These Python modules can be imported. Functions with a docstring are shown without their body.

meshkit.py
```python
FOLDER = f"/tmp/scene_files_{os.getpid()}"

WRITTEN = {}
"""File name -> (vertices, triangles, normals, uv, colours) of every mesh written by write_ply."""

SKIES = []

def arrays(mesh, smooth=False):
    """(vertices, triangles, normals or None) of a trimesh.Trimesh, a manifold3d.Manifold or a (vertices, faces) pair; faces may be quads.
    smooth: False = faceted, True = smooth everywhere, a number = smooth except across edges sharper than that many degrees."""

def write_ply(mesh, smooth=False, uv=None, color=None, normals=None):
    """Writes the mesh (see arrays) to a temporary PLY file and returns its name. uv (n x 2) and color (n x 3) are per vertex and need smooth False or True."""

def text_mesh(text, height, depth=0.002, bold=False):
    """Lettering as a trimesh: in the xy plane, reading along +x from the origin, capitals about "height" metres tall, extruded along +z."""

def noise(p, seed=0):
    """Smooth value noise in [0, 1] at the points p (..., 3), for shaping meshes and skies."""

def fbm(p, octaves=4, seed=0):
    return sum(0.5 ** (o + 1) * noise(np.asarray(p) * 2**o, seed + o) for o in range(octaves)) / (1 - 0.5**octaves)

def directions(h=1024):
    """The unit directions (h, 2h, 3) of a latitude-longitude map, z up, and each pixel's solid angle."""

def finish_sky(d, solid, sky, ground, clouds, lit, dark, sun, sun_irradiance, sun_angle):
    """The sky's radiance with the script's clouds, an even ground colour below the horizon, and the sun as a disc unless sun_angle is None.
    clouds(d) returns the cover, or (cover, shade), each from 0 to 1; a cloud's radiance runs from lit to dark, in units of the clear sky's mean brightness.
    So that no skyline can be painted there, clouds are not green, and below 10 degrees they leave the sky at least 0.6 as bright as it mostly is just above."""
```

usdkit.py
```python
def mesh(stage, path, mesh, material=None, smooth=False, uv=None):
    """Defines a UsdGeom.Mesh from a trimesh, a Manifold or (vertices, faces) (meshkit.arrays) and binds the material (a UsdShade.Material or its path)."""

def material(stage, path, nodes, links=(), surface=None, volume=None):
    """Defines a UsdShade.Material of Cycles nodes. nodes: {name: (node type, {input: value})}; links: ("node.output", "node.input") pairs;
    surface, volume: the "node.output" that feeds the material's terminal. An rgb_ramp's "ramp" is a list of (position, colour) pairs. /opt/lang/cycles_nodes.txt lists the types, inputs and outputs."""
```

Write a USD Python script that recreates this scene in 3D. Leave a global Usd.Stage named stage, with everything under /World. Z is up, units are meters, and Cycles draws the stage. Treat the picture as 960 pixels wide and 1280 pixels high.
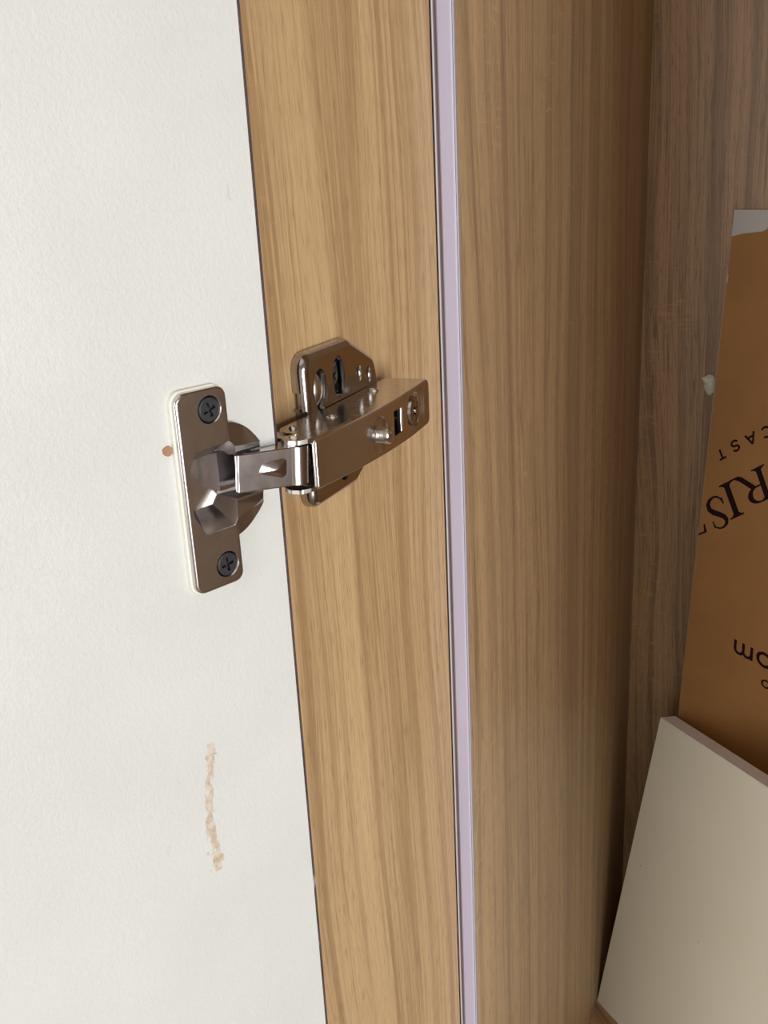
import math, random
import numpy as np, trimesh, manifold3d as m3, usdkit, meshkit, mapbox_earcut
from pxr import Usd, UsdGeom, UsdLux, UsdShade, Gf, Sdf

stage = Usd.Stage.CreateInMemory()
UsdGeom.SetStageUpAxis(stage, UsdGeom.Tokens.z)
UsdGeom.SetStageMetersPerUnit(stage, 1.0)
world = UsdGeom.Xform.Define(stage, '/World')
stage.SetDefaultPrim(world.GetPrim())
UsdGeom.Scope.Define(stage, '/World/Looks')
MM = 0.001

# ---------------------------------------------------------------- camera
CAM = np.array([167.239, -253.312, 771.568])                      # mm
ROT = np.array([[0.9085777668221039, 0.09234416242759289, -0.4073806540596957],
                [0.4148603990991299, -0.31332180161967077, 0.854236675570134],
                [-0.048757470154528255, -0.9451465517555202, -0.3229871588914647]])   # columns: right, down, forward
FPX = 1230.7
cam = UsdGeom.Camera.Define(stage, '/World/camera')
r, d, w = ROT[:, 0], ROT[:, 1], ROT[:, 2]
cam.AddTransformOp().Set(Gf.Matrix4d(*r, 0, *(-d), 0, *(-w), 0, *(CAM * MM), 1))
cam.CreateHorizontalApertureAttr(36.0)
cam.CreateVerticalApertureAttr(48.0)
cam.CreateFocalLengthAttr(FPX * 36.0 / 960)
cam.CreateClippingRangeAttr(Gf.Vec2f(0.01, 50))
cam.CreateExposureAttr(0.0)

# ---------------------------------------------------------------- light: daylight through the room's two windows
def rect_light(path, pos, target, w, h, power, color):
    L = UsdLux.RectLight.Define(stage, path)
    pos, target = np.array(pos, float), np.array(target, float)
    z = pos - target; z /= np.linalg.norm(z)
    x = np.cross([0, 0, 1], z); x /= np.linalg.norm(x); y = np.cross(z, x)
    L.AddTransformOp().Set(Gf.Matrix4d(*x, 0, *y, 0, *z, 0, *pos, 1))
    L.CreateWidthAttr(w); L.CreateHeightAttr(h); L.CreateIntensityAttr(power); L.CreateColorAttr(Gf.Vec3f(*color))
    return L
rect_light('/World/window_light', (2.38, -1.15, 0.54), (0, -1.15, 0.54), 1.3, 1.15, 13.0, (1.0, 0.985, 0.96))
rect_light('/World/window_light_001', (-0.35, -2.58, 1.05), (-0.35, 0, 1.05), 1.0, 2.0, 4.6, (1.0, 0.98, 0.95))
dome = UsdLux.DomeLight.Define(stage, '/World/sky')
dome.CreateIntensityAttr(0.6); dome.CreateColorAttr(Gf.Vec3f(0.75, 0.87, 1.0))

# ---------------------------------------------------------------- materials
def mat(name, nodes, links=(), surface='p.BSDF'):
    return usdkit.material(stage, '/World/Looks/' + name, nodes, links, surface=surface)

def plain(name, color, rough=0.5, **kw):
    return mat(name, {'p': ('principled_bsdf', {'base_color': color, 'roughness': rough, **kw})})

def wood(name, light, dark, seed=0.0, diag=0.0, fleck=0.0, rough=0.42, band=1.0, ring=0.5):
    """Printed wood-grain laminate: the grain runs along z, the position across it is x + y (each panel is flat)."""
    n = {
        'tc': ('texture_coordinate', {}), 's': ('separate_xyz', {}),
        'a0': ('math', {'math_type': 'add'}), 'zs': ('math', {'math_type': 'multiply', 'value2': diag}),
        'a1': ('math', {'math_type': 'add'}),
        'wv': ('combine_xyz', {'y': seed}), 'wm': ('mapping', {'scale': (7, 1, 2.2)}), 'wn': ('noise_texture', {'scale': 1.0, 'detail': 2.0, 'roughness': 0.45}),
        'wo': ('math', {'math_type': 'multiply_add', 'value2': 0.05, 'value3': -0.025}),
        'a2': ('math', {'math_type': 'add'}),
        'v': ('combine_xyz', {'y': seed}),
        'bm': ('mapping', {'scale': (260, 1, 2.6)}), 'bn': ('noise_texture', {'scale': 1.0, 'detail': 4.0, 'roughness': 0.65}),
        'fm': ('mapping', {'scale': (1100, 1, 14)}), 'fn': ('noise_texture', {'scale': 1.0, 'detail': 3.0, 'roughness': 0.65}),
        'pm': ('mapping', {'scale': (1500, 1, 90)}), 'pn': ('noise_texture', {'scale': 1.0, 'detail': 2.0, 'roughness': 0.5}),
        'gm': ('mapping', {'scale': (28, 1, 1.5)}), 'gn': ('noise_texture', {'scale': 1.0, 'detail': 1.0}),
        'lm': ('mapping', {'scale': (60, 1, 3.0)}), 'ln': ('noise_texture', {'scale': 1.0, 'detail': 2.0}),
        'ls': ('math', {'math_type': 'multiply_add', 'value2': 260.0, 'value3': 0.0}),
        'lw': ('math', {'math_type': 'sine'}), 'lp': ('math', {'math_type': 'multiply_add', 'value2': 0.5, 'value3': 0.5}),
        'lq': ('math', {'math_type': 'power', 'value2': 7.0}),
        'lk': ('math', {'math_type': 'multiply', 'value2': 0.20}),
        'm1': ('math', {'math_type': 'multiply', 'value2': 0.55 * band}), 'm2': ('math', {'math_type': 'multiply_add', 'value2': 0.42}), 'm3': ('math', {'math_type': 'multiply_add', 'value2': 0.42}),
        'm4': ('math', {'math_type': 'subtract'}),
        'ramp': ('rgb_ramp', {'ramp': [(0.0, dark), (0.36, tuple(0.72 * a + 0.28 * b for a, b in zip(dark, light))), (0.62, tuple(0.25 * a + 0.75 * b for a, b in zip(dark, light))), (0.9, light), (1.0, tuple(min(1, 1.08 * c) for c in light))]}),
        'pr': ('map_range', {'from_min': 0.55, 'from_max': 0.70, 'to_min': 0.0, 'to_max': 0.5, 'clamp': True}),
        'pc': ('mix', {'color2': tuple(0.55 * c for c in dark)}),
        'km': ('mapping', {'scale': (75, 1, 380)}), 'kn': ('noise_texture', {'scale': 1.0, 'detail': 2.0}),
        'kr': ('map_range', {'from_min': 0.60, 'from_max': 0.72, 'to_min': 0.0, 'to_max': fleck, 'clamp': True}),
        'kgm': ('mapping', {'scale': (22, 1, 5)}), 'kg': ('noise_texture', {'scale': 1.0}),
        'kgr': ('map_range', {'from_min': 0.47, 'from_max': 0.62, 'clamp': True}), 'kk': ('math', {'math_type': 'multiply'}),
        'kc': ('mix', {'color2': tuple(min(1, 1.15 * c) for c in light)}),
        'rm': ('mapping', {'scale': (95, 1, 2.4)}), 'rn': ('noise_texture', {'scale': 1.0, 'detail': 3.0, 'roughness': 0.5}),
        'r1': ('math', {'math_type': 'multiply', 'value2': 9.0}), 'r2': ('math', {'math_type': 'pingpong', 'value2': 0.5}),
        'r3': ('map_range', {'from_min': 0.0, 'from_max': 0.13, 'to_min': 1.0, 'to_max': 0.0, 'clamp': True}),
        'rg': ('map_range', {'from_min': 0.42, 'from_max': 0.62, 'to_min': 0.0, 'to_max': ring, 'clamp': True}), 'rk': ('math', {'math_type': 'multiply'}),
        'rc': ('mix', {'color2': tuple(0.82 * c for c in dark)}),
        'b': ('bump', {'strength': 0.12, 'distance': 0.0004}),
        'p': ('principled_bsdf', {'roughness': rough, 'specular_ior_level': 0.4}),
    }
    L = [('tc.object', 's.vector'), ('s.x', 'a0.value1'), ('s.y', 'a0.value2'), ('s.z', 'zs.value1'), ('a0.value', 'a1.value1'), ('zs.value', 'a1.value2'),
         ('a1.value', 'wv.x'), ('s.z', 'wv.z'), ('wv.vector', 'wm.vector'), ('wm.vector', 'wn.vector'), ('wn.fac', 'wo.value1'), ('wo.value', 'a2.value1'), ('a1.value', 'a2.value2'),
         ('a2.value', 'v.x'), ('s.z', 'v.z')]
    for k in 'bfpglr':
        L += [('v.vector', k + 'm.vector'), (k + 'm.vector', k + 'n.vector')]
    L += [('v.vector', 'km.vector'), ('km.vector', 'kn.vector'), ('v.vector', 'kgm.vector'), ('kgm.vector', 'kg.vector'), ('kn.fac', 'kr.value'), ('kg.fac', 'kgr.value'), ('kr.result', 'kk.value1'), ('kgr.result', 'kk.value2')]
    L += [('bn.fac', 'm1.value1'), ('gn.fac', 'm2.value1'), ('m1.value', 'm2.value3'), ('fn.fac', 'm3.value1'), ('m2.value', 'm3.value3'),
          ('a2.value', 'ls.value1'), ('ls.value', 'lw.value1'), ('lw.value', 'lp.value1'), ('lp.value', 'lq.value1'), ('lq.value', 'lk.value1'),
          ('m3.value', 'm4.value1'), ('lk2.value', 'm4.value2'), ('m4.value', 'cs.value1'), ('cs.value', 'ramp.fac'),
          ('pn.fac', 'pr.value'), ('pr.result', 'pc.fac'), ('ramp.color', 'pc.color1'), ('kk.value', 'kc.fac'), ('rn.fac', 'r1.value1'), ('r1.value', 'r2.value1'), ('r2.value', 'r3.value'), ('ln.fac', 'rg.value'), ('r3.result', 'rk.value1'), ('rg.result', 'rk.value2'), ('rk.value', 'rc.fac'), ('pc.color', 'rc.color1'), ('rc.color', 'kc.color1'), ('kc.color', 'p.base_color'),
          ('fn.fac', 'b.height'), ('b.normal', 'p.normal'), ('lk.value', 'lk2.value1'), ('ln.fac', 'lk2.value2')]
    n['lk2'] = ('math', {'math_type': 'multiply'})
    n['cs'] = ('math', {'math_type': 'multiply_add', 'value2': 2.3, 'value3': -0.99})
    return mat(name, n, L)

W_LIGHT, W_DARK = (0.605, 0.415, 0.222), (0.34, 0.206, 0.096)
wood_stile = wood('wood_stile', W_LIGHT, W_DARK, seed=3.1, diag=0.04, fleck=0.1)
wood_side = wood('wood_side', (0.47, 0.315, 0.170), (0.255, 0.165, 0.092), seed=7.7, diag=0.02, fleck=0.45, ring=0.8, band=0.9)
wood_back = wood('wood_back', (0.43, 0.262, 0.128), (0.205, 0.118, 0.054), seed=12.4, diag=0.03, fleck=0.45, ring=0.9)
wood_right = wood('wood_right', (0.40, 0.285, 0.19), (0.23, 0.155, 0.10), seed=31.0)
wood_base = wood('wood_base', (0.45, 0.29, 0.155), (0.24, 0.135, 0.065), seed=20.3)

def metal(name, color, rough, bevel=0.0005, scratch=0.006):
    return mat(name, {
        'tc': ('texture_coordinate', {}), 'nm': ('mapping', {'scale': (300, 300, 200)}), 'nn': ('noise_texture', {'scale': 1.0, 'detail': 3.0}),
        'rr': ('map_range', {'from_min': 0.3, 'from_max': 0.7, 'to_min': rough * 0.93, 'to_max': rough * 1.08}),
        'dn': ('noise_texture', {'scale': 1400.0, 'detail': 1.0}), 'dr': ('map_range', {'from_min': 0.73, 'from_max': 0.78, 'to_min': 0.0, 'to_max': 0.4, 'clamp': True}),
        'cm': ('mix', {'color1': color, 'color2': tuple(min(1, 1.35 * c) for c in color)}),
        'p': ('principled_bsdf', {'metallic': 1.0})},
        [('tc.object', 'nm.vector'), ('nm.vector', 'nn.vector'), ('nn.fac', 'rr.value'), ('rr.result', 'p.roughness'), ('tc.object', 'dn.vector'), ('dn.fac', 'dr.value'), ('dr.result', 'cm.fac'),
         ('cm.color', 'p.base_color')])
nickel = metal('nickel', (0.65, 0.63, 0.625), 0.19)
nickel_link = metal('nickel_link', (0.50, 0.465, 0.475), 0.17)
nickel_mount = metal('nickel_mount', (0.48, 0.46, 0.455), 0.15)
nickel_bright = metal('nickel_bright', (0.72, 0.69, 0.65), 0.22, 0.0002)
black_steel = mat('black_steel', {'bv': ('bevel', {'samples': 4, 'radius': 0.0002}), 'p': ('principled_bsdf', {'base_color': (0.022, 0.023, 0.028), 'roughness': 0.38, 'specular_ior_level': 0.6})}, [('bv.bevel', 'p.normal')])
dark_steel = mat('dark_steel', {'bv': ('bevel', {'samples': 4, 'radius': 0.0002}), 'p': ('principled_bsdf', {'base_color': (0.16, 0.16, 0.165), 'metallic': 0.9, 'roughness': 0.3})}, [('bv.bevel', 'p.normal')])
door_white = mat('door_white', {
    'tc': ('texture_coordinate', {}), 'n1': ('noise_texture', {'scale': 700.0, 'detail': 2.0, 'roughness': 0.6}), 'n2': ('noise_texture', {'scale': 18.0, 'detail': 3.0}),
    'c': ('rgb_ramp', {'ramp': [(0.3, (0.615, 0.628, 0.607)), (0.7, (0.655, 0.668, 0.648))]}),
    'n3': ('noise_texture', {'scale': 1600.0, 'detail': 1.0}), 'r': ('map_range', {'from_min': 0.35, 'from_max': 0.7, 'to_min': 0.52, 'to_max': 0.30, 'clamp': True}),
    'b': ('bump', {'strength': 0.36, 'distance': 0.0003}), 'p': ('principled_bsdf', {'specular_ior_level': 0.5})},
    [('tc.object', 'n1.vector'), ('tc.object', 'n2.vector'), ('tc.object', 'n3.vector'), ('n2.fac', 'c.fac'), ('c.color', 'p.base_color'), ('n3.fac', 'r.value'), ('r.result', 'p.roughness'), ('n1.fac', 'b.height'), ('b.normal', 'p.normal')])
board_white = mat('board_white', {
    'tc': ('texture_coordinate', {}), 'n1': ('noise_texture', {'scale': 9.0, 'detail': 3.0}), 'c': ('rgb_ramp', {'ramp': [(0.3, (0.80, 0.775, 0.64)), (0.7, (0.85, 0.82, 0.69))]}),
    'n2': ('noise_texture', {'scale': 330.0, 'detail': 1.0}), 's': ('map_range', {'from_min': 0.80, 'from_max': 0.82, 'to_min': 0.0, 'to_max': 0.6, 'clamp': True}), 'm': ('mix', {'color2': (0.25, 0.14, 0.08)}),
    'p': ('principled_bsdf', {'roughness': 0.5})},
    [('tc.object', 'n1.vector'), ('n1.fac', 'c.fac'), ('tc.object', 'n2.vector'), ('n2.fac', 's.value'), ('s.result', 'm.fac'), ('c.color', 'm.color1'), ('m.color', 'p.base_color')])
board_edge = plain('board_edge', (0.85, 0.82, 0.83), 0.4)
band_dark = mat('band_dark', {'tc': ('texture_coordinate', {}), 'm': ('mapping', {'scale': (300, 300, 90)}), 'n': ('noise_texture', {'scale': 1.0, 'detail': 4.0}), 'c': ('rgb_ramp', {'ramp': [(0.3, (0.055, 0.036, 0.042)), (0.66, (0.10, 0.07, 0.075)), (0.74, (0.30, 0.26, 0.25))]}), 'p': ('principled_bsdf', {'roughness': 0.4})},
                [('tc.object', 'm.vector'), ('m.vector', 'n.vector'), ('n.fac', 'c.fac'), ('c.color', 'p.base_color')])
strip_lav = mat('strip_lavender', {'tc': ('texture_coordinate', {}), 'm': ('mapping', {'scale': (60, 60, 9)}), 'n': ('noise_texture', {'scale': 1.0, 'detail': 3.0}), 'c': ('rgb_ramp', {'ramp': [(0.3, (0.65, 0.645, 0.89)), (0.7, (0.70, 0.695, 0.92))]}), 'p': ('principled_bsdf', {'roughness': 0.28, 'specular_ior_level': 0.6})},
                [('tc.object', 'm.vector'), ('m.vector', 'n.vector'), ('n.fac', 'c.fac'), ('c.color', 'p.base_color')])
strip_film = plain('strip_film', (0.33, 0.27, 0.30), 0.18, specular_ior_level=0.8)
strip_lip = plain('strip_lip', (0.62, 0.60, 0.63), 0.2, specular_ior_level=0.8)
spacer_cream = plain('spacer_cream', (0.72, 0.70, 0.62), 0.45)
brown_paper = mat('brown_paper', {
    'tc': ('texture_coordinate', {}), 'n1': ('noise_texture', {'scale': 14.0, 'detail': 4.0, 'roughness': 0.6}), 'c': ('rgb_ramp', {'ramp': [(0.25, (0.285, 0.135, 0.038)), (0.75, (0.34, 0.163, 0.048))]}),
    'n2': ('noise_texture', {'scale': 260.0, 'detail': 2.0}), 'b': ('bump', {'strength': 0.1, 'distance': 0.0005}), 'p': ('principled_bsdf', {'roughness': 0.6, 'specular_ior_level': 0.25})},
    [('tc.object', 'n1.vector'), ('n1.fac', 'c.fac'), ('c.color', 'p.base_color'), ('tc.object', 'n2.vector'), ('n2.fac', 'b.height'), ('b.normal', 'p.normal')])
sheet_clear = plain('sheet_bare', (0.28, 0.24, 0.20), 0.3)
ink = plain('ink', (0.016, 0.006, 0.006), 0.8, specular_ior_level=0.1)
putty_mat = mat('putty', {'tc': ('texture_coordinate', {}), 'n': ('noise_texture', {'scale': 500.0, 'detail': 3.0}), 'c': ('rgb_ramp', {'ramp': [(0.3, (0.50, 0.50, 0.38)), (0.7, (0.70, 0.66, 0.55))]}), 'p': ('principled_bsdf', {'roughness': 0.8})}, [('tc.object', 'n.vector'), ('n.fac', 'c.fac'), ('c.color', 'p.base_color')])
stain_mat = mat('stain', {'tc': ('texture_coordinate', {}), 'n': ('noise_texture', {'scale': 420.0, 'detail': 3.0}), 'c': ('rgb_ramp', {'ramp': [(0.3, (0.45, 0.345, 0.25)), (0.62, (0.62, 0.55, 0.465))]}), 'p': ('principled_bsdf', {'roughness': 0.6})}, [('tc.object', 'n.vector'), ('n.fac', 'c.fac'), ('c.color', 'p.base_color')])
glue_mat = plain('glue', (0.36, 0.20, 0.13), 0.4)
scuff_mat = plain('scuff', (0.60, 0.60, 0.57), 0.6)
room_white = plain('room_white', (0.50, 0.46, 0.41), 0.8)
ceiling_white = plain('ceiling_white', (0.85, 0.84, 0.82), 0.8)
room_tile = plain('room_tile', (0.20, 0.15, 0.115), 0.55)
frame_white = plain('frame_white', (0.8, 0.8, 0.8), 0.4)
pane = mat('pane', {'t': ('transparent_bsdf', {}), 'g': ('glossy_bsdf', {'roughness': 0.0}), 'f': ('fresnel', {'IOR': 1.45}), 'm': ('mix_closure', {})},
           [('f.fac', 'm.fac'), ('t.BSDF', 'm.closure1'), ('g.BSDF', 'm.closure2')], surface='m.closure')

# ---------------------------------------------------------------- helpers
USED = {}
def numbered(parent, name):
    k = USED.get((parent, name), 0); USED[(parent, name)] = k + 1
    return name if k == 0 else f'{name}_{k:03d}'

def tag(p, label=None, cat=None, group=None, kind=None):
    for k, v in (('label', label), ('category', cat), ('group', group), ('kind', kind)):
        if v: p.SetCustomDataByKey(k, v)
    return p

def thing(name, label, cat, at=(0, 0, 0)):
    """An Xform at the thing's base; its children's meshes are given in world millimetres and moved under it."""
    path = '/World/' + numbered('/World', name)
    x = UsdGeom.Xform.Define(stage, path); x.AddTranslateOp().Set(Gf.Vec3d(*(np.array(at, float) * MM)))
    tag(x.GetPrim(), label, cat)
    return (path, np.array(at, float))

def obj(name, mesh, material, parent=None, smooth=False, label=None):
    """One mesh (millimetres, world position) as one prim; returns a parent handle for sub-parts."""
    base, org = parent if parent else ('/World', np.zeros(3))
    path = base + '/' + numbered(base, name)
    v, f, n = meshkit.arrays(mesh)
    tm = trimesh.Trimesh((np.asarray(v) - org) * MM, f, process=True)
    p = usdkit.mesh(stage, path, tm, material, smooth=smooth)
    if label: p.GetPrim().SetCustomDataByKey('label', label)
    return (path, org)

def prim(h): return stage.GetPrimAtPath(h[0])

def box(x0, x1, y0, y1, z0, z1):
    return m3.Manifold.cube((x1 - x0, y1 - y0, z1 - z0)).translate((x0, y0, z0))

def bevel_box(x0, x1, y0, y1, z0, z1, b=0.4):
    pts = []
    for i, sx in ((x0, 1), (x1, -1)):
        for j, sy in ((y0, 1), (y1, -1)):
            for k, sz in ((z0, 1), (z1, -1)):
                pts += [(i + sx * b, j + sy * b, k), (i + sx * b, j, k + sz * b), (i, j + sy * b, k + sz * b)]
    return m3.Manifold.hull_points(np.array(pts, float))

def rpoly(pts, rad, inset=0.0, n=5):
    """Polygon (counter-clockwise) with rounded corners, offset inwards by inset."""
    pts = np.array(pts, float); N = len(pts); out = []
    rad = np.broadcast_to(rad, N)
    for i in range(N):
        p, a, b = pts[i], pts[i - 1], pts[(i + 1) % N]
        u, v = (a - p) / np.linalg.norm(a - p), (b - p) / np.linalg.norm(b - p)
        cr = -(u[0] * v[1] - u[1] * v[0])                     # > 0: convex corner
        ang = math.acos(np.clip(u @ v, -1, 1)); R = max(rad[i], 0.02)
        bis = (u + v) / np.linalg.norm(u + v); c = p + bis * R / math.sin(ang / 2)
        t0 = math.atan2(*((p + u * R / math.tan(ang / 2)) - c)[::-1]); t1 = math.atan2(*((p + v * R / math.tan(ang / 2)) - c)[::-1])
        dt = (t1 - t0 + math.pi) % (2 * math.pi) - math.pi
        q = max(R - inset, 0.01) if cr > 0 else R + inset
        if cr > 0 and R - inset < 0.01:
            c = p + bis * (inset + 0.01) / math.sin(ang / 2)
        out += [c + q * np.array([math.cos(t0 + dt * k / n), math.sin(t0 + dt * k / n)]) for k in range(n + 1)]
    return np.array(out)

def loft(rings, zs):
    """Closed solid through rings of equal length (2-D, ccw) at heights zs (rising)."""
    K = len(rings[0]); V = np.vstack([np.column_stack([r_, np.full(K, z)]) for r_, z in zip(rings, zs)]); F = []
    for j in range(len(rings) - 1):
        for i in range(K):
            a, b = j * K + i, j * K + (i + 1) % K
            F += [(a, b, b + K), (a, b + K, a + K)]
    cap = mapbox_earcut.triangulate_float64(np.ascontiguousarray(rings[0], np.float64), np.array([K], np.uint32)).reshape(-1, 3)
    def fix(c, r_):
        e = r_[c]; s = np.cross(e[:, 1] - e[:, 0], e[:, 2] - e[:, 0]); c = c.astype(int).copy(); c[s < 0] = c[s < 0][:, ::-1]; return c
    F = np.vstack([np.array(F), fix(cap, np.asarray(rings[0]))[:, ::-1]])
    cap = mapbox_earcut.triangulate_float64(np.ascontiguousarray(rings[-1], np.float64), np.array([K], np.uint32)).reshape(-1, 3)
    F = np.vstack([F, fix(cap, np.asarray(rings[-1])) + (len(rings) - 1) * K])
    return V, F

def solid(VF):
    V, F = VF
    tm = trimesh.Trimesh(V, F, process=False)
    if tm.volume < 0: F = F[:, ::-1]
    return m3.Manifold(m3.Mesh(np.asarray(V, np.float32), np.asarray(F, np.uint32)))

def pill(pts, rad, h0, h1, edge=0.6, n=5, steps=4):
    """A plate with a rounded upper edge (height along +z)."""
    rings, zs = [rpoly(pts, rad, 0, n)], [h0]
    for k in range(steps + 1):
        t = k / steps * math.pi / 2
        rings.append(rpoly(pts, rad, edge * (1 - math.cos(t)), n)); zs.append(h1 - edge + edge * math.sin(t))
    return solid(loft(rings, zs))

def frame(o, ex, ey, ez):
    """Transform for a Manifold: local axes to world."""
    return lambda m: m.transform(np.column_stack([ex, ey, ez, o]))

def cyl(R, h, R2=None, n=40): return m3.Manifold.cylinder(h, R, R if R2 is None else R2, n)

# ================================================================ large structure: the cabinet
X_IN = 9.5        # face of the deeper side panel
Y_STRIP = 167.0   # its front edge
Y_BACK = 611.0
Z0, Z1, X_R = 4.8, 2000.0, 580.0
cab = thing('wardrobe_cabinet', 'open wood-grain wardrobe cabinet with a lavender edged inner side panel', 'cabinet', (225, 300, 0))
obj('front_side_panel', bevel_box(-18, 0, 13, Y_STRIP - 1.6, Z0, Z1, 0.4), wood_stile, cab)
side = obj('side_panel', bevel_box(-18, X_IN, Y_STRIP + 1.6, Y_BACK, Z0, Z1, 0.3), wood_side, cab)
def strip_profile(pts, z0=Z0, z1=Z1):
    return m3.CrossSection([np.array(pts, float)]).extrude(z1 - z0).translate((0, 0, z0))
yb = Y_STRIP + 1.7
st = obj('edge_strip', strip_profile([(1.9, yb), (1.9, yb - 1.1), (2.2, yb - 1.55), (2.7, yb - 1.75), (8.2, yb - 1.75), (8.9, yb - 1.6), (9.3, yb - 1.2), (9.45, yb)]), strip_lav, side, label='lavender plastic edge strip')
obj('strip_lip', strip_profile([(-0.3, yb), (-0.3, yb - 1.5), (-0.05, yb - 1.8), (0.25, yb - 1.8), (0.5, yb - 1.4), (0.5, yb)]), strip_lip, side, label='thin white lip along the strip')
obj('strip_groove', strip_profile([(0.5, yb), (0.5, yb - 0.8), (1.9, yb - 0.8), (1.9, yb)]), strip_film, side, label='grey recessed line beside the strip')
obj('strip_lip', strip_profile([(9.45, yb), (9.3, yb - 1.1), (9.4, yb - 1.75), (9.6, yb - 1.75), (9.7, yb - 1.2), (9.7, yb)]), strip_lip, side, label='bright lip on the cabinet side of the strip')
obj('strip_groove', strip_profile([(9.7, yb), (9.7, yb - 1.0), (10.1, yb - 1.0), (10.1, yb + 0.5), (9.6, yb + 0.5)]), strip_film, side, label='grey line on the cabinet side of the strip')
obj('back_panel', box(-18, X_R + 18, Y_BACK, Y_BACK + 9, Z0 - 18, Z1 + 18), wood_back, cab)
obj('bottom_panel', box(-18, X_R + 18, 2, Y_BACK, Z0 - 18, Z0), wood_base, cab)
obj('top_panel', box(-18, X_R + 18, 2, Y_BACK, Z1, Z1 + 18), wood_base, cab)
obj('side_panel', bevel_box(X_R, X_R + 18, 0, Y_BACK, Z0, Z1, 0.4), wood_right, cab)
obj('plinth', box(-18, X_R + 18, 40, Y_BACK, Z0 - 90, Z0 - 18), wood_base, cab)

# ---------------------------------------------------------------- the white door
ANG = 0.34354205715447966
U = np.array([math.sin(ANG), math.cos(ANG), 0]); Nn = np.array([math.cos(ANG), -math.sin(ANG), 0]); ZZ = np.array([0, 0, 1.0])
P0 = np.array([0.5227753393483514, -35.096777500970106, 656.0553691125104])
def dframe(m): return m.transform(np.column_stack([U, ZZ, -np.cross(U, ZZ) * -1, P0]))
# local door axes: (along, up, out of the face); out = U x Z
OUT = np.cross(U, ZZ)
assert OUT @ Nn > 0.99
dframe = frame(P0, U, ZZ, OUT)
DS, DE = -2.9, 36.6                       # door surface (height below the plate's face), door's edge (along)
door = thing('cabinet_door', 'white cabinet door standing open with a dark thin edge band and scuff marks', 'door', tuple(P0 + U * -180 + np.array([0, 0, -630.0])))
cupc = (14.3, 32.2)
slab = box(-430, DE, -640, 1290, DS - 18, DS)
bore = cyl(17.9, 14, n=64).translate((*cupc, DS - 13.2)) - box(-20, 1.0, 0, 90, -30, 10)
dp = obj('door_panel', dframe(slab - bore), door_white, door)
obj('edge_band', dframe(bevel_box(DE, DE + 1.1, -640, 1290, DS - 18, DS + 0.05, 0.15)), band_dark, door, label='dark purplish edge band')

def ragged(seed, fn, step, x0, x1, z0, z1, lift=0.05):
    """A thin smear on the door's face: cells where fn(x, z) > 0 (door coordinates), as one sheet with thickness."""
    xs, zs = np.arange(x0, x1, step), np.arange(z0, z1, step)
    X, Z = np.meshgrid(xs, zs, indexing='ij')
    on = fn(X, Z) > 0
    import shapely
    g = shapely.union_all(shapely.box(X[on] - step * .51, Z[on] - step * .51, X[on] + step * .51, Z[on] + step * .51)).buffer(step * .4).buffer(-step * .45).simplify(step * .3)
    parts = [trimesh.creation.extrude_polygon(q, lift, engine='earcut') for q in getattr(g, 'geoms', [g]) if q.area > step * step * .5]
    t = trimesh.util.concatenate(parts); v = np.array(t.vertices)
    return (P0 + v[:, :1] * U + v[:, 1:2] * ZZ + (v[:, 2:] + DS) * OUT, np.array(t.faces))

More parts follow.
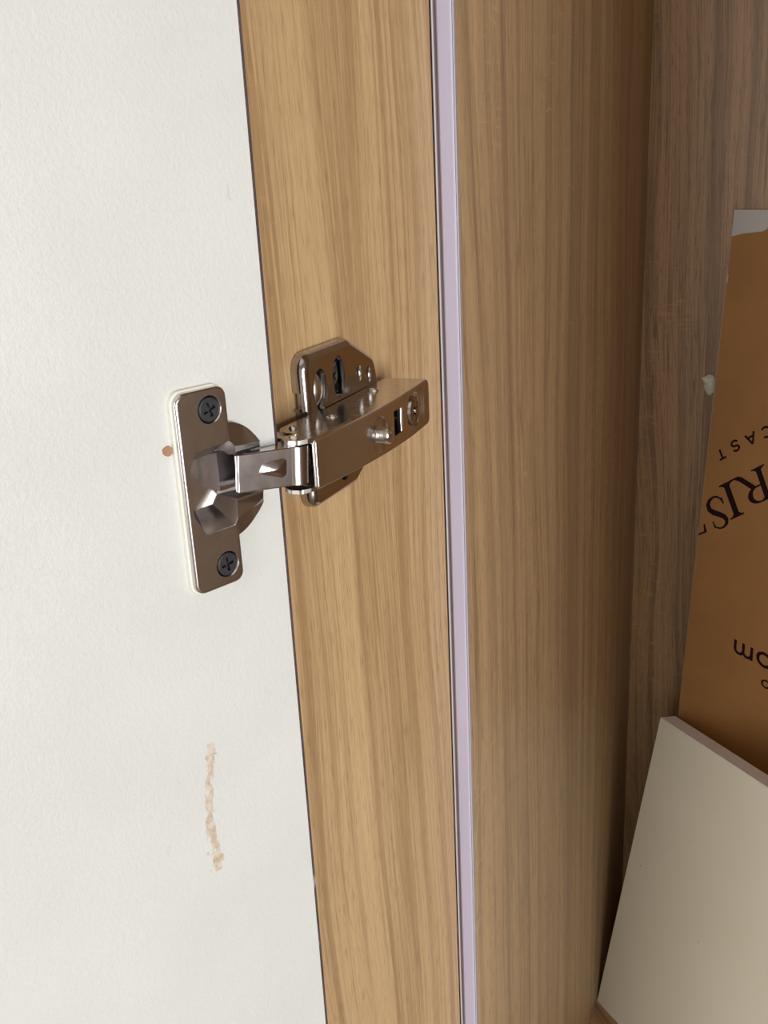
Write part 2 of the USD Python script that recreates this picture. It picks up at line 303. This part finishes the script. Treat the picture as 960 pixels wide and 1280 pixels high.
def smear(X, Z):
    t = (Z + 51) / -46.5                                       # 0 top .. 1 bottom
    c = 0.2 - 3.6 * np.sin(np.clip(t, 0, 1) * 2.2) ** 1.0 * (1 - 0.15 * t)
    wd = np.interp(t, [0, .06, .2, .35, .6, .8, .93, 1], [1.2, 2.2, 1.7, 2.3, 2.2, 2.2, 3.2, 2.2])
    pt = np.stack([X * 0.75, Z * 0.28, 0 * X], -1)
    nz = meshkit.fbm(pt, 4, 5)
    return np.where((t > 0) & (t < 1), 1 - np.abs(X - c) / wd - (nz - 0.36) * 2.1, -1)
obj('scuff_mark', ragged(1, smear, 0.22, -8, 4, -99, -50), stain_mat, door, label='long brown vertical scuff on the white door')
def dot(X, Z): return 1.5 - np.hypot(X + 2.3, Z - 45.2) + 0.5 * (meshkit.noise(np.stack([X * 1.4, Z * 1.4, 0 * X], -1), 3) - 0.5)
obj('glue_spot', ragged(2, dot, 0.15, -6, 1, 42, 49, 0.5), glue_mat, door, label='small brown glue spot beside the cream plate')
for k, (cx_, cz_, sx_, sz_) in enumerate([(21.5, 142, 0.8, 2.2), (27.7, 113, 0.9, 3.0), (-19.6, -80, 1.4, 2.6)]):
    def sc(X, Z, cx_=cx_, cz_=cz_, sx_=sx_, sz_=sz_, k=k):
        return 1 - np.hypot((X - cx_) / sx_, (Z - cz_) / sz_) - (meshkit.fbm(np.stack([X * 1.8, Z * 0.7, 0 * X], -1), 3, 20 + k) - 0.25) * 2.0
    obj('scuff_mark', ragged(k, sc, 0.16, cx_ - 3, cx_ + 3, cz_ - 5, cz_ + 5, 0.03), scuff_mat, door, label='faint grey scuff on the white door')

# ================================================================ the concealed hinge
hinge = thing('concealed_hinge', 'nickel concealed cabinet hinge joining the white door to the wood panel', 'hinge', (0, 45, 656))

# --- cup plate with its pocket and wings (door coordinates: along, up, out)
PW, PH = 18.0, 60.9
plate = pill([(0, 0), (PW, 0), (PW, PH), (0, PH)], [3.6, 3.2, 3.2, 3.6], -1.5, 0.0, 0.95)
body = cyl(17.6, 11.5, n=64).translate((*cupc, -12.6)) - box(-20, 1.2, 0, 90, -30, 10)
wing = cyl(17.8, 6, n=72).translate((*cupc, -5))
cut = m3.Manifold.hull_points(np.array([(x, y, z) for y in (0, 70) for x, z in ((16.9, -0.05), (16.9, 9), (40, 9), (40, -3.6), (28, -1.3))], float))
wing = wing - cut
wing = wing - box(-10, 15.5, 0, 70, -10, 10) - box(-10, 60, 0, 90, -0.06, 10)
oct_top = [(17.4, 44.2), (5.2, 43.2), (2.4, 38.2), (2.3, 24.6), (5.9, 17.9), (16.6, 18.2), (20.6, 24), (22.4, 39.4)]
octo = np.array(oct_top); ctr = np.array([13.0, 31.0]); low = ctr + (octo - ctr) * np.array([0.62, 0.60])
pocket = m3.Manifold.hull_points(np.vstack([np.column_stack([octo, np.full(8, 0.6)]), np.column_stack([octo, np.full(8, -0.5)]), np.column_stack([low, np.full(8, -9.0)])]))
slot = m3.Manifold.hull_points(np.array([(17, 24.2, 3), (40, 24.4, 3), (40, 39.8, 3), (17, 39.6, 3), (17, 26.0, -9), (40, 26.0, -5.5), (40, 38, -5.5), (17, 38, -9)], float))
lip_u = m3.Manifold.hull_points(np.array([(19, 43.2, 0.5), (34, 41.6, 0.5), (34, 38, 0.5), (19, 38, 0.5), (21, 39.4, -2.6), (34, 39.4, -3.2), (34, 38, -3.2), (21, 38, -2.6)], float))
lip_l = m3.Manifold.hull_points(np.array([(17, 18.6, 0.5), (34, 22.6, 0.5), (34, 26, 0.5), (17, 26, 0.5), (20, 24.2, -2.6), (34, 24.6, -3.2), (34, 26, -3.2), (20, 26, -2.6)], float))
sc_pos = [(11.6, 54.6), (12.2, 6.8)]
csink = [m3.Manifold.cylinder(1.6, 2.9, 4.2, 36).translate((x, y, -1.52)) for x, y in sc_pos]
flange = (plate + body + wing) - pocket - slot - lip_u - lip_l
for c in csink: flange = flange - c
cup = obj('hinge_cup', dframe(flange), nickel, hinge, smooth=28)
spacer = pill([(-0.6, -0.5), (PW - 1.0, -0.5), (PW - 1.0, PH + 0.6), (-0.6, PH + 0.6)], [4, 3.0, 3.0, 4], DS, -1.45, 0.35) - (cyl(18.0, 8, n=64).translate((*cupc, -6)) - box(-20, 0.9, 0, 90, -30, 10))
for x, y in sc_pos: spacer = spacer - cyl(2.95, 8, n=30).translate((x, y, -6))
obj('cup_spacer', dframe(spacer), spacer_cream, hinge, smooth=30, label='cream plastic spacer under the cup plate')

def phillips(R, h, slot_w=0.9, slot_l=None, rot=0.0):
    """Countersunk cross-head screw, its top at z = 0."""
    slot_l = slot_l or R * 0.62
    head = m3.Manifold.cylinder(h, R * 0.55, R, 40).translate((0, 0, -h - 0.12)) + m3.Manifold.cylinder(0.25, R, R * 0.9, 40).translate((0, 0, -0.13))
    x = box(-slot_l, slot_l, -slot_w / 2, slot_w / 2, -1.1, 1); y = box(-slot_w / 2, slot_w / 2, -slot_l, slot_l, -1.1, 1)
    return (head - (x + y + m3.Manifold.cylinder(1.4, 0.2, slot_w * 0.95, 12).translate((0, 0, -1.2)))).rotate((0, 0, rot))
for (x, y), rt in zip(sc_pos, (20, 8)):
    obj('cup_screw', dframe(phillips(3.6, 1.6, 1.0, 2.2, rt).translate((x, y, -0.15))), black_steel, cup, smooth=30, label='black cross-head screw')

# --- mounting plate on the wood panel (panel coordinates: y, z, out = x)
pframe = lambda m: m.transform(np.column_stack([[0, 1, 0], [0, 0, 1], [1, 0, 0], [0, 0, 0]]))
ZC = 689.1
def mirror_z(p): return [(y, 2 * ZC - z) for y, z in p][::-1]
up_w = [(30.2, ZC + 2.5), (83, ZC + 2.5), (89.5, ZC + 6), (86.5, ZC + 16.8), (65.5, ZC + 27.5), (30.2, ZC + 27.5)]
lo_w = mirror_z(up_w)
slots_u = [(41.0, ZC + 13.6, 4.9, 7.4), (55.0, ZC + 15.6, 4.7, 7.4)]
def wing_plate(pts, rr):
    return pill(pts, rr, 0.0, 5.0, 3.2, n=7, steps=6)
mu = wing_plate(up_w, [3.4, 3.4, 3.4, 6, 4.2, 6.0]); ml = wing_plate(lo_w, [6.0, 4.2, 6, 3.4, 3.4, 3.4])
def oval(cy, cz, ry, rz, h0, h1): return m3.Manifold.cylinder(h1 - h0, 1, 1, 36).scale((ry, rz, 1)).translate((cy, cz, h0))
mount = mu + ml + box(33, 96, ZC - 8.2, ZC + 5.0, 0, 9.0)
for cy, cz, ry, rz in slots_u + [(41.0, ZC - 13.6, 4.9, 7.4), (55.0, ZC - 15.6, 4.7, 7.4)]:
    mount = mount - oval(cy, cz, ry, rz, 1.0, 10)
mount = mount - box(25, 32.6, ZC + 9, ZC + 14.5, -1, 3.0) - box(25, 31.6, ZC + 5, ZC + 8, -1, 10)
for cy, cz in ((71.0, ZC + 13.6), (79.0, ZC + 11.5), (71, ZC - 13.6), (79, ZC - 11.5)):
    mount = mount - (m3.Manifold.sphere(1, 32).scale((2.4, 3.4, 1.5)).translate((cy, cz, 5.1)))
mount = mount.translate((0, 0, 0.2))
mp = obj('mounting_plate', pframe(mount), nickel_mount, hinge, smooth=32)
dish = m3.Manifold.sphere(1, 32).scale((4.2, 6.8, 3.9)).translate((41.2, ZC + 13.6, 1.0)) - box(0, 99, 600, 800, -9, 0.9)
obj('plate_boss', pframe(dish), nickel_bright, mp, smooth=40, label='bright domed boss in the front slot')
obj('plate_screw', pframe(phillips(3.4, 1.5, 1.0, 2.2, 30).translate((55.0, ZC + 15.8, 3.0))), dark_steel, mp, smooth=30, label='dark grey fixing screw in the upper wing')
obj('plate_screw', pframe(phillips(3.4, 1.5, 1.0, 2.2, 10).translate((55.0, ZC - 15.8, 3.0))), dark_steel, mp, smooth=30, label='dark grey fixing screw in the lower wing')

# --- arm body: a channel over the mounting plate (panel coordinates)
H = 22.0
def zt(y): return np.interp(y, [0, 4, 76, 99], [695.2, 695.3, 696.2, 696.3])
def zb(y): return np.interp(y, [0, 4, 76, 99], [679.3, 679.1, 678.2, 678.4])
face_pts = [(4.5, zb(4)), (76, zb(76)), (98, zb(98)), (98, zt(98)), (76, zt(76)), (4.5, zt(4))]
skin = pill(face_pts, [1.2, 20, 3.0, 3.0, 20, 1.2], 5.0, H, 1.0, n=5, steps=4)
inner = solid(loft([rpoly([(1, zb(4) + 1.3), (76, zb(76) + 1.3), (96.8, zb(98) + 1.3), (96.8, zt(98) - 1.3), (76, zt(76) - 1.3), (1, zt(4) - 1.3)], 0.5)] * 2, [0, H - 1.3]))
arm = skin - inner
# side walls reach down and forward with two tongues
def wall(z0, z1):
    poly = np.array([(21.2, 5), (20.6, 2.6), (18.6, -0.6), (15, -1.2), (11.6, 1.2), (11.4, 4.0), (13.6, 7.6), (9.5, 7.9), (6.2, 9.6), (4.6, 13), (4.6, 40), (5.0, 90), (8, 97), (12, 97), (12, 40), (20.5, 30)], float)
    cs = m3.CrossSection([np.column_stack([poly[:, 1], poly[:, 0]])[::-1]]) if False else m3.CrossSection([np.column_stack([poly[:, 1], poly[:, 0]])], m3.FillRule.NonZero)
    return cs
# hand-made wall: extruded outline in (y, x), thickness along z
def wall_solid(zlow, zhigh):
    poly = [(5, 21.2), (2.6, 20.6), (-0.6, 18.6), (-1.2, 15), (1.2, 11.6), (4.0, 11.4), (7.6, 13.6), (7.9, 9.5), (9.6, 6.2), (13, 4.6), (40, 4.6), (40, 12), (30, 20.0)]
    q = rpoly(poly, [0.5, 1.5, 2.0, 2.0, 1.5, 1, 0.8, 1, 1.5, 2, 0.3, 0.3, 0.3], 0, 4) if np.cross(np.subtract(poly[1], poly[0]), np.subtract(poly[2], poly[1])) > 0 else rpoly(poly[::-1], [0.3, 0.3, 0.3, 2, 1.5, 1, 0.8, 1, 1.5, 2, 2, 1.5, 0.5], 0, 4)
    s = solid(loft([q, q], [0.0, zhigh - zlow]))
    # local (y, x, t) -> world (x, y, z): keep handedness by mapping (y, x) swapped with t down
    return s.transform(np.column_stack([[0, 1, 0], [1, 0, 0], [0, 0, -1], [0, 0, zhigh]]))
arm_w = pframe(arm) + wall_solid(694.7, 696.1) + wall_solid(679.0, 680.3)
# recesses and openings of the face
pit = m3.Manifold.sphere(1, 48).scale((6.4, 6.6, 1.4)).translate((45.8, 686.8, H + 0.3))
win = box(57.8, 66.2, 683.2, 692.2, 5, 40)
ringcut = (cyl(7.4, 3, n=56) - cyl(6.6, 3, n=56)).translate((78.0, 687.8, H - 0.6))
arm_w = arm_w - pframe(pit) - pframe(win) - pframe(ringcut) - pframe(cyl(6.6, 3, n=56).translate((78.0, 687.8, H - 0.9)))
for rr in (9.0, 10.8, 12.6):
    arc = (cyl(rr + 0.35, 1.2, n=72) - cyl(rr - 0.35, 1.2, n=72)).translate((78.0, 687.8, H - 0.25))
    sect = m3.Manifold.hull_points(np.array([(78.0, 687.8, h) for h in (20, 25)] + [(95, 687.6 + s * 7.5, h) for s in (-1, 1) for h in (20, 25)], float))
    arm_w = arm_w - pframe(arc ^ sect)
def crank(m):
    def f(p):
        p = np.array(p); t = np.clip((p[:, 1] - 4) / 94, 0, 1)
        p[:, 0] += 2.8 * np.sin(math.pi * t) * np.clip(p[:, 0] / 22, 0, 1.2); return p
    return m.warp_batch(f)
arm_w = crank(arm_w.refine_to_length(4.0))
ah = obj('hinge_arm', arm_w, nickel, hinge, smooth=30)
# window tab
obj('window_tab', crank(pframe(bevel_box(64.6, 66.1, 683.3, 692.1, H - 1.6, H - 0.1, 0.2))), nickel_bright, ah, label='bright bent tab at the arm opening')
# rivets on the upper wall
for (hx, yy, z, R) in ((13.2, 30.5, 695.9, 2.0), (9.6, 71.5, 696.25, 2.0), (15.4, 3.4, 696.1, 1.9), (8.6, 13.6, 696.1, 1.9)):
    rv = (m3.Manifold.cylinder(0.9, R, R * 0.75, 24) - m3.Manifold.cylinder(0.7, R * 0.45, R * 0.6, 20).translate((0, 0, 0.45))).translate((hx, yy, z - 0.15))
    obj('rivet', crank(rv), nickel_bright, ah, smooth=35)
# threaded adjusting screw
def thread_screw():
    prof = [(0, 0)]
    z = 0.0
    for k in range(5): prof += [(2.35, z), (2.95, z + 0.42), (2.35, z + 0.84)]; z += 0.84
    prof += [(2.5, z), (3.0, z + 0.25), (3.0, z + 1.1), (2.6, z + 1.5), (0, z + 1.5)]
    m = m3.CrossSection([np.array(prof)]).revolve(40)
    top = z + 1.5
    for a_ in (15, 105): m = m - box(-3.5, 3.5, -0.55, 0.55, -1.3, 1).rotate((0, 0, a_)).translate((0, 0, top))
    return m
obj('adjusting_screw', pframe(thread_screw().translate((45.8, 686.8, H + 1.2))), nickel_bright, ah, smooth=25, label='bright threaded adjusting screw')
cam_disc = m3.Manifold.cylinder(1.4, 5.6, 5.0, 48) - m3.Manifold.cylinder(0.8, 1.2, 1.6, 20).translate((0, 0, 0.9))
for a_ in (30, 120): cam_disc = cam_disc - box(-2.6, 2.6, -0.4, 0.4, 0.8, 2).rotate((0, 0, a_))
cam_disc = cam_disc - ((cyl(4.3, 1, n=48) - cyl(3.7, 1, n=48)).translate((0, 0, 1.1)) - box(-6, 6, -1.2, 1.2, 0, 3).rotate((0, 0, 70)))
obj('cam_screw', crank(pframe(cam_disc.translate((78.0, 687.8, H - 1.0)))), nickel_mount, ah, smooth=25, label='round eccentric cam screw')

# --- link between the cup and the arm
zl0, zl1 = 688.6, 688.0
La, Lb = np.array([8.3, -19.2]), np.array([20.0, 1.3])             # (x, y) of the front face, cup end and arm end
du = Lb - La; ll = np.linalg.norm(du); du /= ll; dn = np.array([du[1], -du[0]])
lx = np.array([du[0], du[1], -0.075]); lx /= np.linalg.norm(lx); lz = np.array([dn[0], dn[1], 0.0]); ly = np.cross(lz, lx)
lframe = frame(np.array([La[0], La[1], 690.0]), lx, ly, lz)
HW = 6.2
face = pill([(0, -HW + 0.3), (ll - 2.2, -HW), (ll - 2.2, HW), (0, HW - 0.3)], 0.6, -1.3, 0.0, 0.5)
walls = m3.Manifold()
for s in (-1, 1):
    walls = walls + m3.Manifold.hull_points(np.array([(x, s * (HW - t), h) for t in (0.15, 1.4) for x, h in ((3, -0.5), (ll - 2.2, -0.5), (ll + 0.5, -6.2), (ll - 5, -6.2), (3, -1.6))], float))
roll = cyl(5.4, 2 * HW - 0.5, n=64).rotate((90, 0, 0)).translate((ll - 2.2, HW - 0.25, -4.6))
bump_ = m3.Manifold.hull_points(np.array([(6.6, -0.6, -0.05), (8.4, 2.5, -0.05), (15.2, -3.1, -0.05), (16.8, -2.2, -0.05), (16.9, 2.5, -0.05), (15.4, 3.2, -0.05), (12.4, 0.3, 1.25), (13.1, -0.2, 1.25)], float))
link = face + walls + roll
lk = obj('hinge_link', lframe(link), nickel_link, hinge, smooth=12)
obj('link_dimple', lframe(bump_.refine(2)), nickel_link, lk, smooth=40, label='raised pyramid dimple on the link')
pin = (cyl(1.5, 12.6, n=24).rotate((90, 0, 0)).translate((ll - 1.4, 6.3, -4.6)))
obj('pivot_pin', lframe(pin), nickel_bright, lk, smooth=30)
# inner lever between link and cup floor
lev = m3.Manifold.hull_points(np.array([(x, z, h) for z in (28.3, 40.2) for x, h in ((15.4, -4.4), (21.8, -4.8), (21.8, -6.0), (16.2, -9.5), (15.4, -9.5))], float))
obj('inner_lever', dframe(lev), nickel_link, hinge, label='flat inner lever inside the cup')

# ================================================================ things leaning in the cabinet
# white board
A = np.array([X_IN + 0.05, 499.63, Z0 + 0.02]); b = np.array([0.7769, -0.6296, 0.0]); nh = np.array([0.6296, 0.7769, 0.0]); lean = math.radians(12.118)
upv = ZZ * math.cos(lean) + nh * math.sin(lean); nb = np.cross(upv, b); nb = nb if nb[1] > 0 else -nb
Lw, Ww, Tw = 300.6, 330.0, 18.0
wb = thing('white_board', 'white laminated board leaning in the lower right corner of the cabinet', 'board', tuple(A + b * Ww / 2))
# local: along b, up, thickness (to the back); lifted so that its lower back edge clears the cabinet floor
bframe = frame(A + upv * (Tw * math.sin(lean)) * 0, b, upv, nb)
core = bevel_box(0, Ww, 0, Lw - 0.9, 0, Tw, 0.35) - m3.Manifold.hull_points(np.array([(x, y, z) for x in (-5, Ww + 5) for y, z in ((-20, -5), (0, 0), (Tw * math.tan(lean), Tw), (-20, Tw + 5), (Tw * math.tan(lean) + 0.9, Tw + 5))], float))
obj('board_panel', bframe(core), board_white, wb)
obj('edge_band', bframe(bevel_box(0.1, Ww - 0.1, Lw - 0.9, Lw, 0.25, Tw - 0.1, 0.25)), board_edge, wb, label='greyish edge band on the top edge')

# brown paper covered sheet leaning on the back panel
tb = np.array([0, 38, 441.0]); tb /= np.linalg.norm(tb); nbk = np.cross([1.0, 0, 0], tb); pb0 = np.array([0, 607, 730.0])
bk = thing('brown_sheet', 'brown paper covered sheet with upside-down lettering leaning on the back panel', 'sheet', (200, 546, 4.8))
tilt = math.radians(2.25); ex = np.array([math.cos(tilt), -math.sin(tilt)]); ey = np.array([math.sin(tilt), math.cos(tilt)])
TL = np.array([79.17, 2.36])                                        # in-plane (x, t) of the upper left corner
sframe = frame(pb0, np.array([1.0, 0, 0]), tb, nbk)                 # local (x, t, towards the viewer)
def quad(w0, w1, l0, l1):                                          # corner offsets from TL: right w, down l
    return np.array([TL + ex * w0 - ey * l1, TL + ex * w1 - ey * l1, TL + ex * w1 - ey * l0, TL + ex * w0 - ey * l0])
Ls = 720.0; Wsh = 260.0
# length chosen so that the lower right corner stands on the cabinet floor
lowz = lambda L_: (pb0 + (TL + ex * Wsh - ey * L_)[1] * tb)[2]
Ls = (lowz(0) - (Z0 + 0.3)) / (math.cos(tilt) * tb[2])
sheet = m3.CrossSection([quad(0, Wsh, 0, Ls)]).extrude(2.6).translate((0, 0, -2.8))
obj('sheet', sframe(sheet), sheet_clear, bk, label='bare pale sheet showing at the torn top edge')
import shapely
pg = shapely.Polygon(quad(0.25, Wsh - 0.3, 21, Ls - 0.3))
rng = random.Random(4)
tear = [TL + ex * 0.25 - ey * 20.6, TL + ex * 8 - ey * 18.2, TL + ex * 15 - ey * 17.4, TL + ex * 22 - ey * 16.6, TL + ex * 25.5 - ey * 15, TL + ex * 27.5 - ey * 11.5, TL + ex * 33 - ey * 9, TL + ex * 60 - ey * 5, TL + ex * (Wsh - .3) - ey * 2]
poly = list(tear) + [TL + ex * (Wsh - .3) - ey * (Ls - .3), TL + ex * 0.25 - ey * (Ls - .3)]
poly += [TL + ex * 0.25 - ey * 58, TL + ex * 0.9 - ey * 56, TL + ex * 1.2 - ey * 51, TL + ex * 0.25 - ey * 49]
paper = m3.CrossSection([np.array(poly[::-1])]).extrude(0.25).translate((0, 0, -0.2))
obj('paper_cover', sframe(paper), brown_paper, bk, label='brown masking paper')

def lettering(shape, origin, a1, a2, scale, clip=None):
    """A shapely glyph (unit = letter height) printed on the sheet: origin in-plane, reading and up directions in degrees."""
    c1, s1, c2, s2 = math.cos(math.radians(a1)), math.sin(math.radians(a1)), math.cos(math.radians(a2)), math.sin(math.radians(a2))
    g = shapely.affinity.affine_transform(shape, [c1 * scale, c2 * scale, s1 * scale, s2 * scale, origin[0], origin[1]])
    if clip is not None: g = g.intersection(clip)
    return g
import shapely.affinity
def stroke(pts, w, cap=2): return shapely.LineString(pts).buffer(w / 2, cap_style=cap, join_style=1)
def arc(cx_, cy_, rx, ry, a0, a1, n=20):
    t = np.radians(np.linspace(a0, a1, n)); return [(cx_ + rx * math.cos(k), cy_ + ry * math.sin(k)) for k in t]
def serif_I():
    return shapely.union_all([shapely.box(-.075, 0, .075, 1), shapely.box(-.2, 0, .2, .045), shapely.box(-.2, .955, .2, 1), shapely.Polygon([(-.15, .04), (.15, .04), (.075, .11), (-.075, .11)]), shapely.Polygon([(-.15, .96), (.15, .96), (.075, .89), (-.075, .89)])])
def serif_R():
    bowl = shapely.Polygon([(0, 1)] + [(.22 + .31 * math.cos(k), .745 + .255 * math.sin(k)) for k in np.linspace(math.pi / 2, -math.pi / 2, 24)] + [(0, .49)])
    hole = shapely.Polygon([(0, .95)] + [(.19 + .19 * math.cos(k), .745 + .205 * math.sin(k)) for k in np.linspace(math.pi / 2, -math.pi / 2, 24)] + [(0, .54)])
    leg = shapely.Polygon([(.2, .51), (.36, .53), (.62, .15), (.74, .05), (.86, .045), (.86, 0), (.62, 0), (.52, .06)])
    return shapely.union_all([serif_I(), bowl.difference(hole), leg])
def serif_S():
    c = [(.47, .80), (.43, .90), (.34, .965), (.23, .965), (.12, .90), (.085, .79), (.13, .67), (.25, .56), (.37, .46), (.455, .34), (.45, .19), (.37, .085), (.25, .035), (.14, .06), (.07, .14), (.04, .24)]
    wds = [.03, .04, .05, .06, .085, .11, .13, .15, .15, .13, .11, .085, .06, .05, .045, .03]
    t = np.linspace(0, len(c) - 1, 90); c = np.column_stack([np.interp(t, range(len(c)), np.array(c)[:, k]) for k in (0, 1)]); wd = np.interp(t, range(len(wds)), wds)
    return shapely.union_all([shapely.Point(p).buffer(w_ / 2) for p, w_ in zip(c, wd)] + [shapely.box(.455, .70, .49, .90), shapely.box(.01, .13, .05, .32)]).buffer(.01).buffer(-.01)
def serif_T():
    return shapely.union_all([shapely.box(-.075, 0, .075, 1), shapely.box(-.34, .95, .34, 1), shapely.Polygon([(-.34, 1), (-.36, .74), (-.32, .74), (-.27, .95)]), shapely.Polygon([(.34, 1), (.36, .74), (.32, .74), (.27, .95)])])
W_ = .18
def sans_T(): return shapely.union_all([stroke([(0, 0), (0, 1)], W_), stroke([(-.34, .93), (.34, .93)], W_)])
def sans_A(): return shapely.union_all([stroke([(-.42, 0), (0, 1)], W_), stroke([(.42, 0), (0, 1)], W_), stroke([(-.25, .33), (.25, .33)], W_)])
def sans_C(): return stroke(arc(0, .5, .40, .45, 45, 315, 30), W_)
def sans_S():
    return stroke(arc(0, .715, .27, .225, 15, 270, 24) + arc(0, .265, .29, .235, 90, -165, 24), W_)
def sans_m(): return shapely.union_all([stroke([(-.62, 0), (-.62, 1)], .2), stroke([(-.62, .55)] + arc(-.30, .62, .30, .30, 180, 0, 16) + [(0, 0)], .2), stroke([(0, .55)] + arc(.31, .62, .30, .30, 180, 0, 16) + [(.61, 0)], .2)])
def sans_o(): return stroke(arc(0, .5, .44, .44, 0, 360, 40), .2)
sheet_area = shapely.Polygon(quad(0.3, Wsh - 1, 21, Ls - 1))
def put(glyphs, label):
    parts = []
    for g in glyphs:
        for q in getattr(g, 'geoms', [g]):
            if q.area > 0.01: parts.append(trimesh.creation.extrude_polygon(q, 0.06, engine='earcut'))
    t = trimesh.util.concatenate(parts); v = np.array(t.vertices)
    obj('lettering', (pb0 + v[:, :1] * np.array([1.0, 0, 0]) + v[:, 1:2] * tb + (v[:, 2:] + 0.05) * nbk, np.array(t.faces)), ink, bk, label=label)
put([lettering(sans_T(), (81.1, -191.5), 214, -66, 8.7), lettering(sans_S(), (91.9, -183.3), 212, -68, 9.2), lettering(sans_A(), (103.7, -176.4), 214, -68, 9.2), lettering(sans_C(), (114.8, -170.2), 212, -68, 9.2)], 'dark sans-serif letters CAST printed upside down')
put([lettering(serif_R(), (112.1, -204.3), 212, -68.2, 28.5), lettering(serif_I(), (87.9, -219.7), 212, -67.6, 31), lettering(serif_S(), (84.6, -228.8), 208, -68, 29.5), lettering(serif_T(), (56.2, -242.1), 208, -68, 29, sheet_area)], 'large dark serif letters RIS and part of a T printed upside down')
put([lettering(sans_m(), (113.0, -361.6), 158.6, -89.5, 12.2), lettering(sans_o(), (130.3, -367.6), 160, -85, 13.5), lettering(sans_o(), (133.2, -392.6), 165, -82, 7.6)], 'dark sans-serif letters om and a small o printed upside down')

# dab of putty on the back panel at the sheet's edge
ps = trimesh.creation.icosphere(subdivisions=4, radius=1.0); pv = np.array(ps.vertices)
lump = np.maximum(0, 1 - 0) * pv * np.array([5.0, 2.8, 8.6])
lump[:, 0] += np.where(pv[:, 2] > 0.15, -3.2 * np.clip((pv[:, 2] - 0.15) * 2.5, 0, 1) * (1 - np.clip((pv[:, 2] - 0.75) * 4, 0, 1)), 0) * (pv[:, 0] < 0.3)
lump *= 0.86 + 0.3 * meshkit.fbm(pv * 3.1 + 7, 4, 2)[:, None]
lump += np.array([68.6, Y_BACK - 1.6, 590.0])
pu = obj('putty_lump', (lump, np.array(ps.faces)), putty_mat, None, smooth=50)
tag(prim(pu), 'pale lump of putty on the back panel beside the brown sheet', 'putty')

# ================================================================ the room around the cabinet
def struct(name, mesh, m):
    h = obj(name, mesh, m); tag(prim(h), kind='structure'); return h
RX0, RX1, RY0, RY1, RZ0, RZ1 = -1500, 2450, -2650, 622, -85, 2600
struct('floor', box(RX0, RX1, RY0, RY1, RZ0 - 40, RZ0 - 0.2), room_tile)
struct('ceiling', box(RX0, RX1, RY0, RY1, RZ1, RZ1 + 40), ceiling_white)
struct('wall_back', box(RX0 - 60, RX1 + 60, RY1, RY1 + 60, RZ0 - 40, RZ1 + 40), room_white)
struct('wall_left', box(RX0 - 60, RX0, RY0, RY1, RZ0 - 40, RZ1 + 40), room_white)
struct('wall_right', box(RX1, RX1 + 60, RY0, RY1, RZ0 - 40, RZ1 + 40) - box(RX1 - 10, RX1 + 100, -1800, -500, -40, 1120), room_white)
struct('wall_front', box(RX0 - 60, RX1 + 60, RY0 - 60, RY0, RZ0 - 40, RZ1 + 40) - box(-900, 200, RY0 - 100, RY0 + 10, -40, 2100), room_white)
def window(n, along, c0, c1, at, z0, z1):
    x = UsdGeom.Xform.Define(stage, f'/World/window_{n}'); tag(x.GetPrim(), kind='structure')
    h = (f'/World/window_{n}', np.zeros(3))
    def bx(a0, a1, t0, t1, za, zb): return box(at + t0, at + t1, a0, a1, za, zb) if along == 'y' else box(a0, a1, at + t0, at + t1, za, zb)
    fr = bx(c0, c1, 5, 55, z0, z1) - bx(c0 + 45, c1 - 45, 0, 60, z0 + 45, z1 - 45) + bx((c0 + c1) / 2 - 20, (c0 + c1) / 2 + 20, 10, 50, z0 + 40, z1 - 40)
    obj('window_frame', fr, frame_white, h)
    obj('pane', bx(c0 + 40, c1 - 40, 28, 32, z0 + 40, z1 - 40), pane, h)
window(1, 'y', -1800, -500, RX1, -40, 1120)
window(2, 'x', -900, 200, RY0 - 60, -40, 2100)
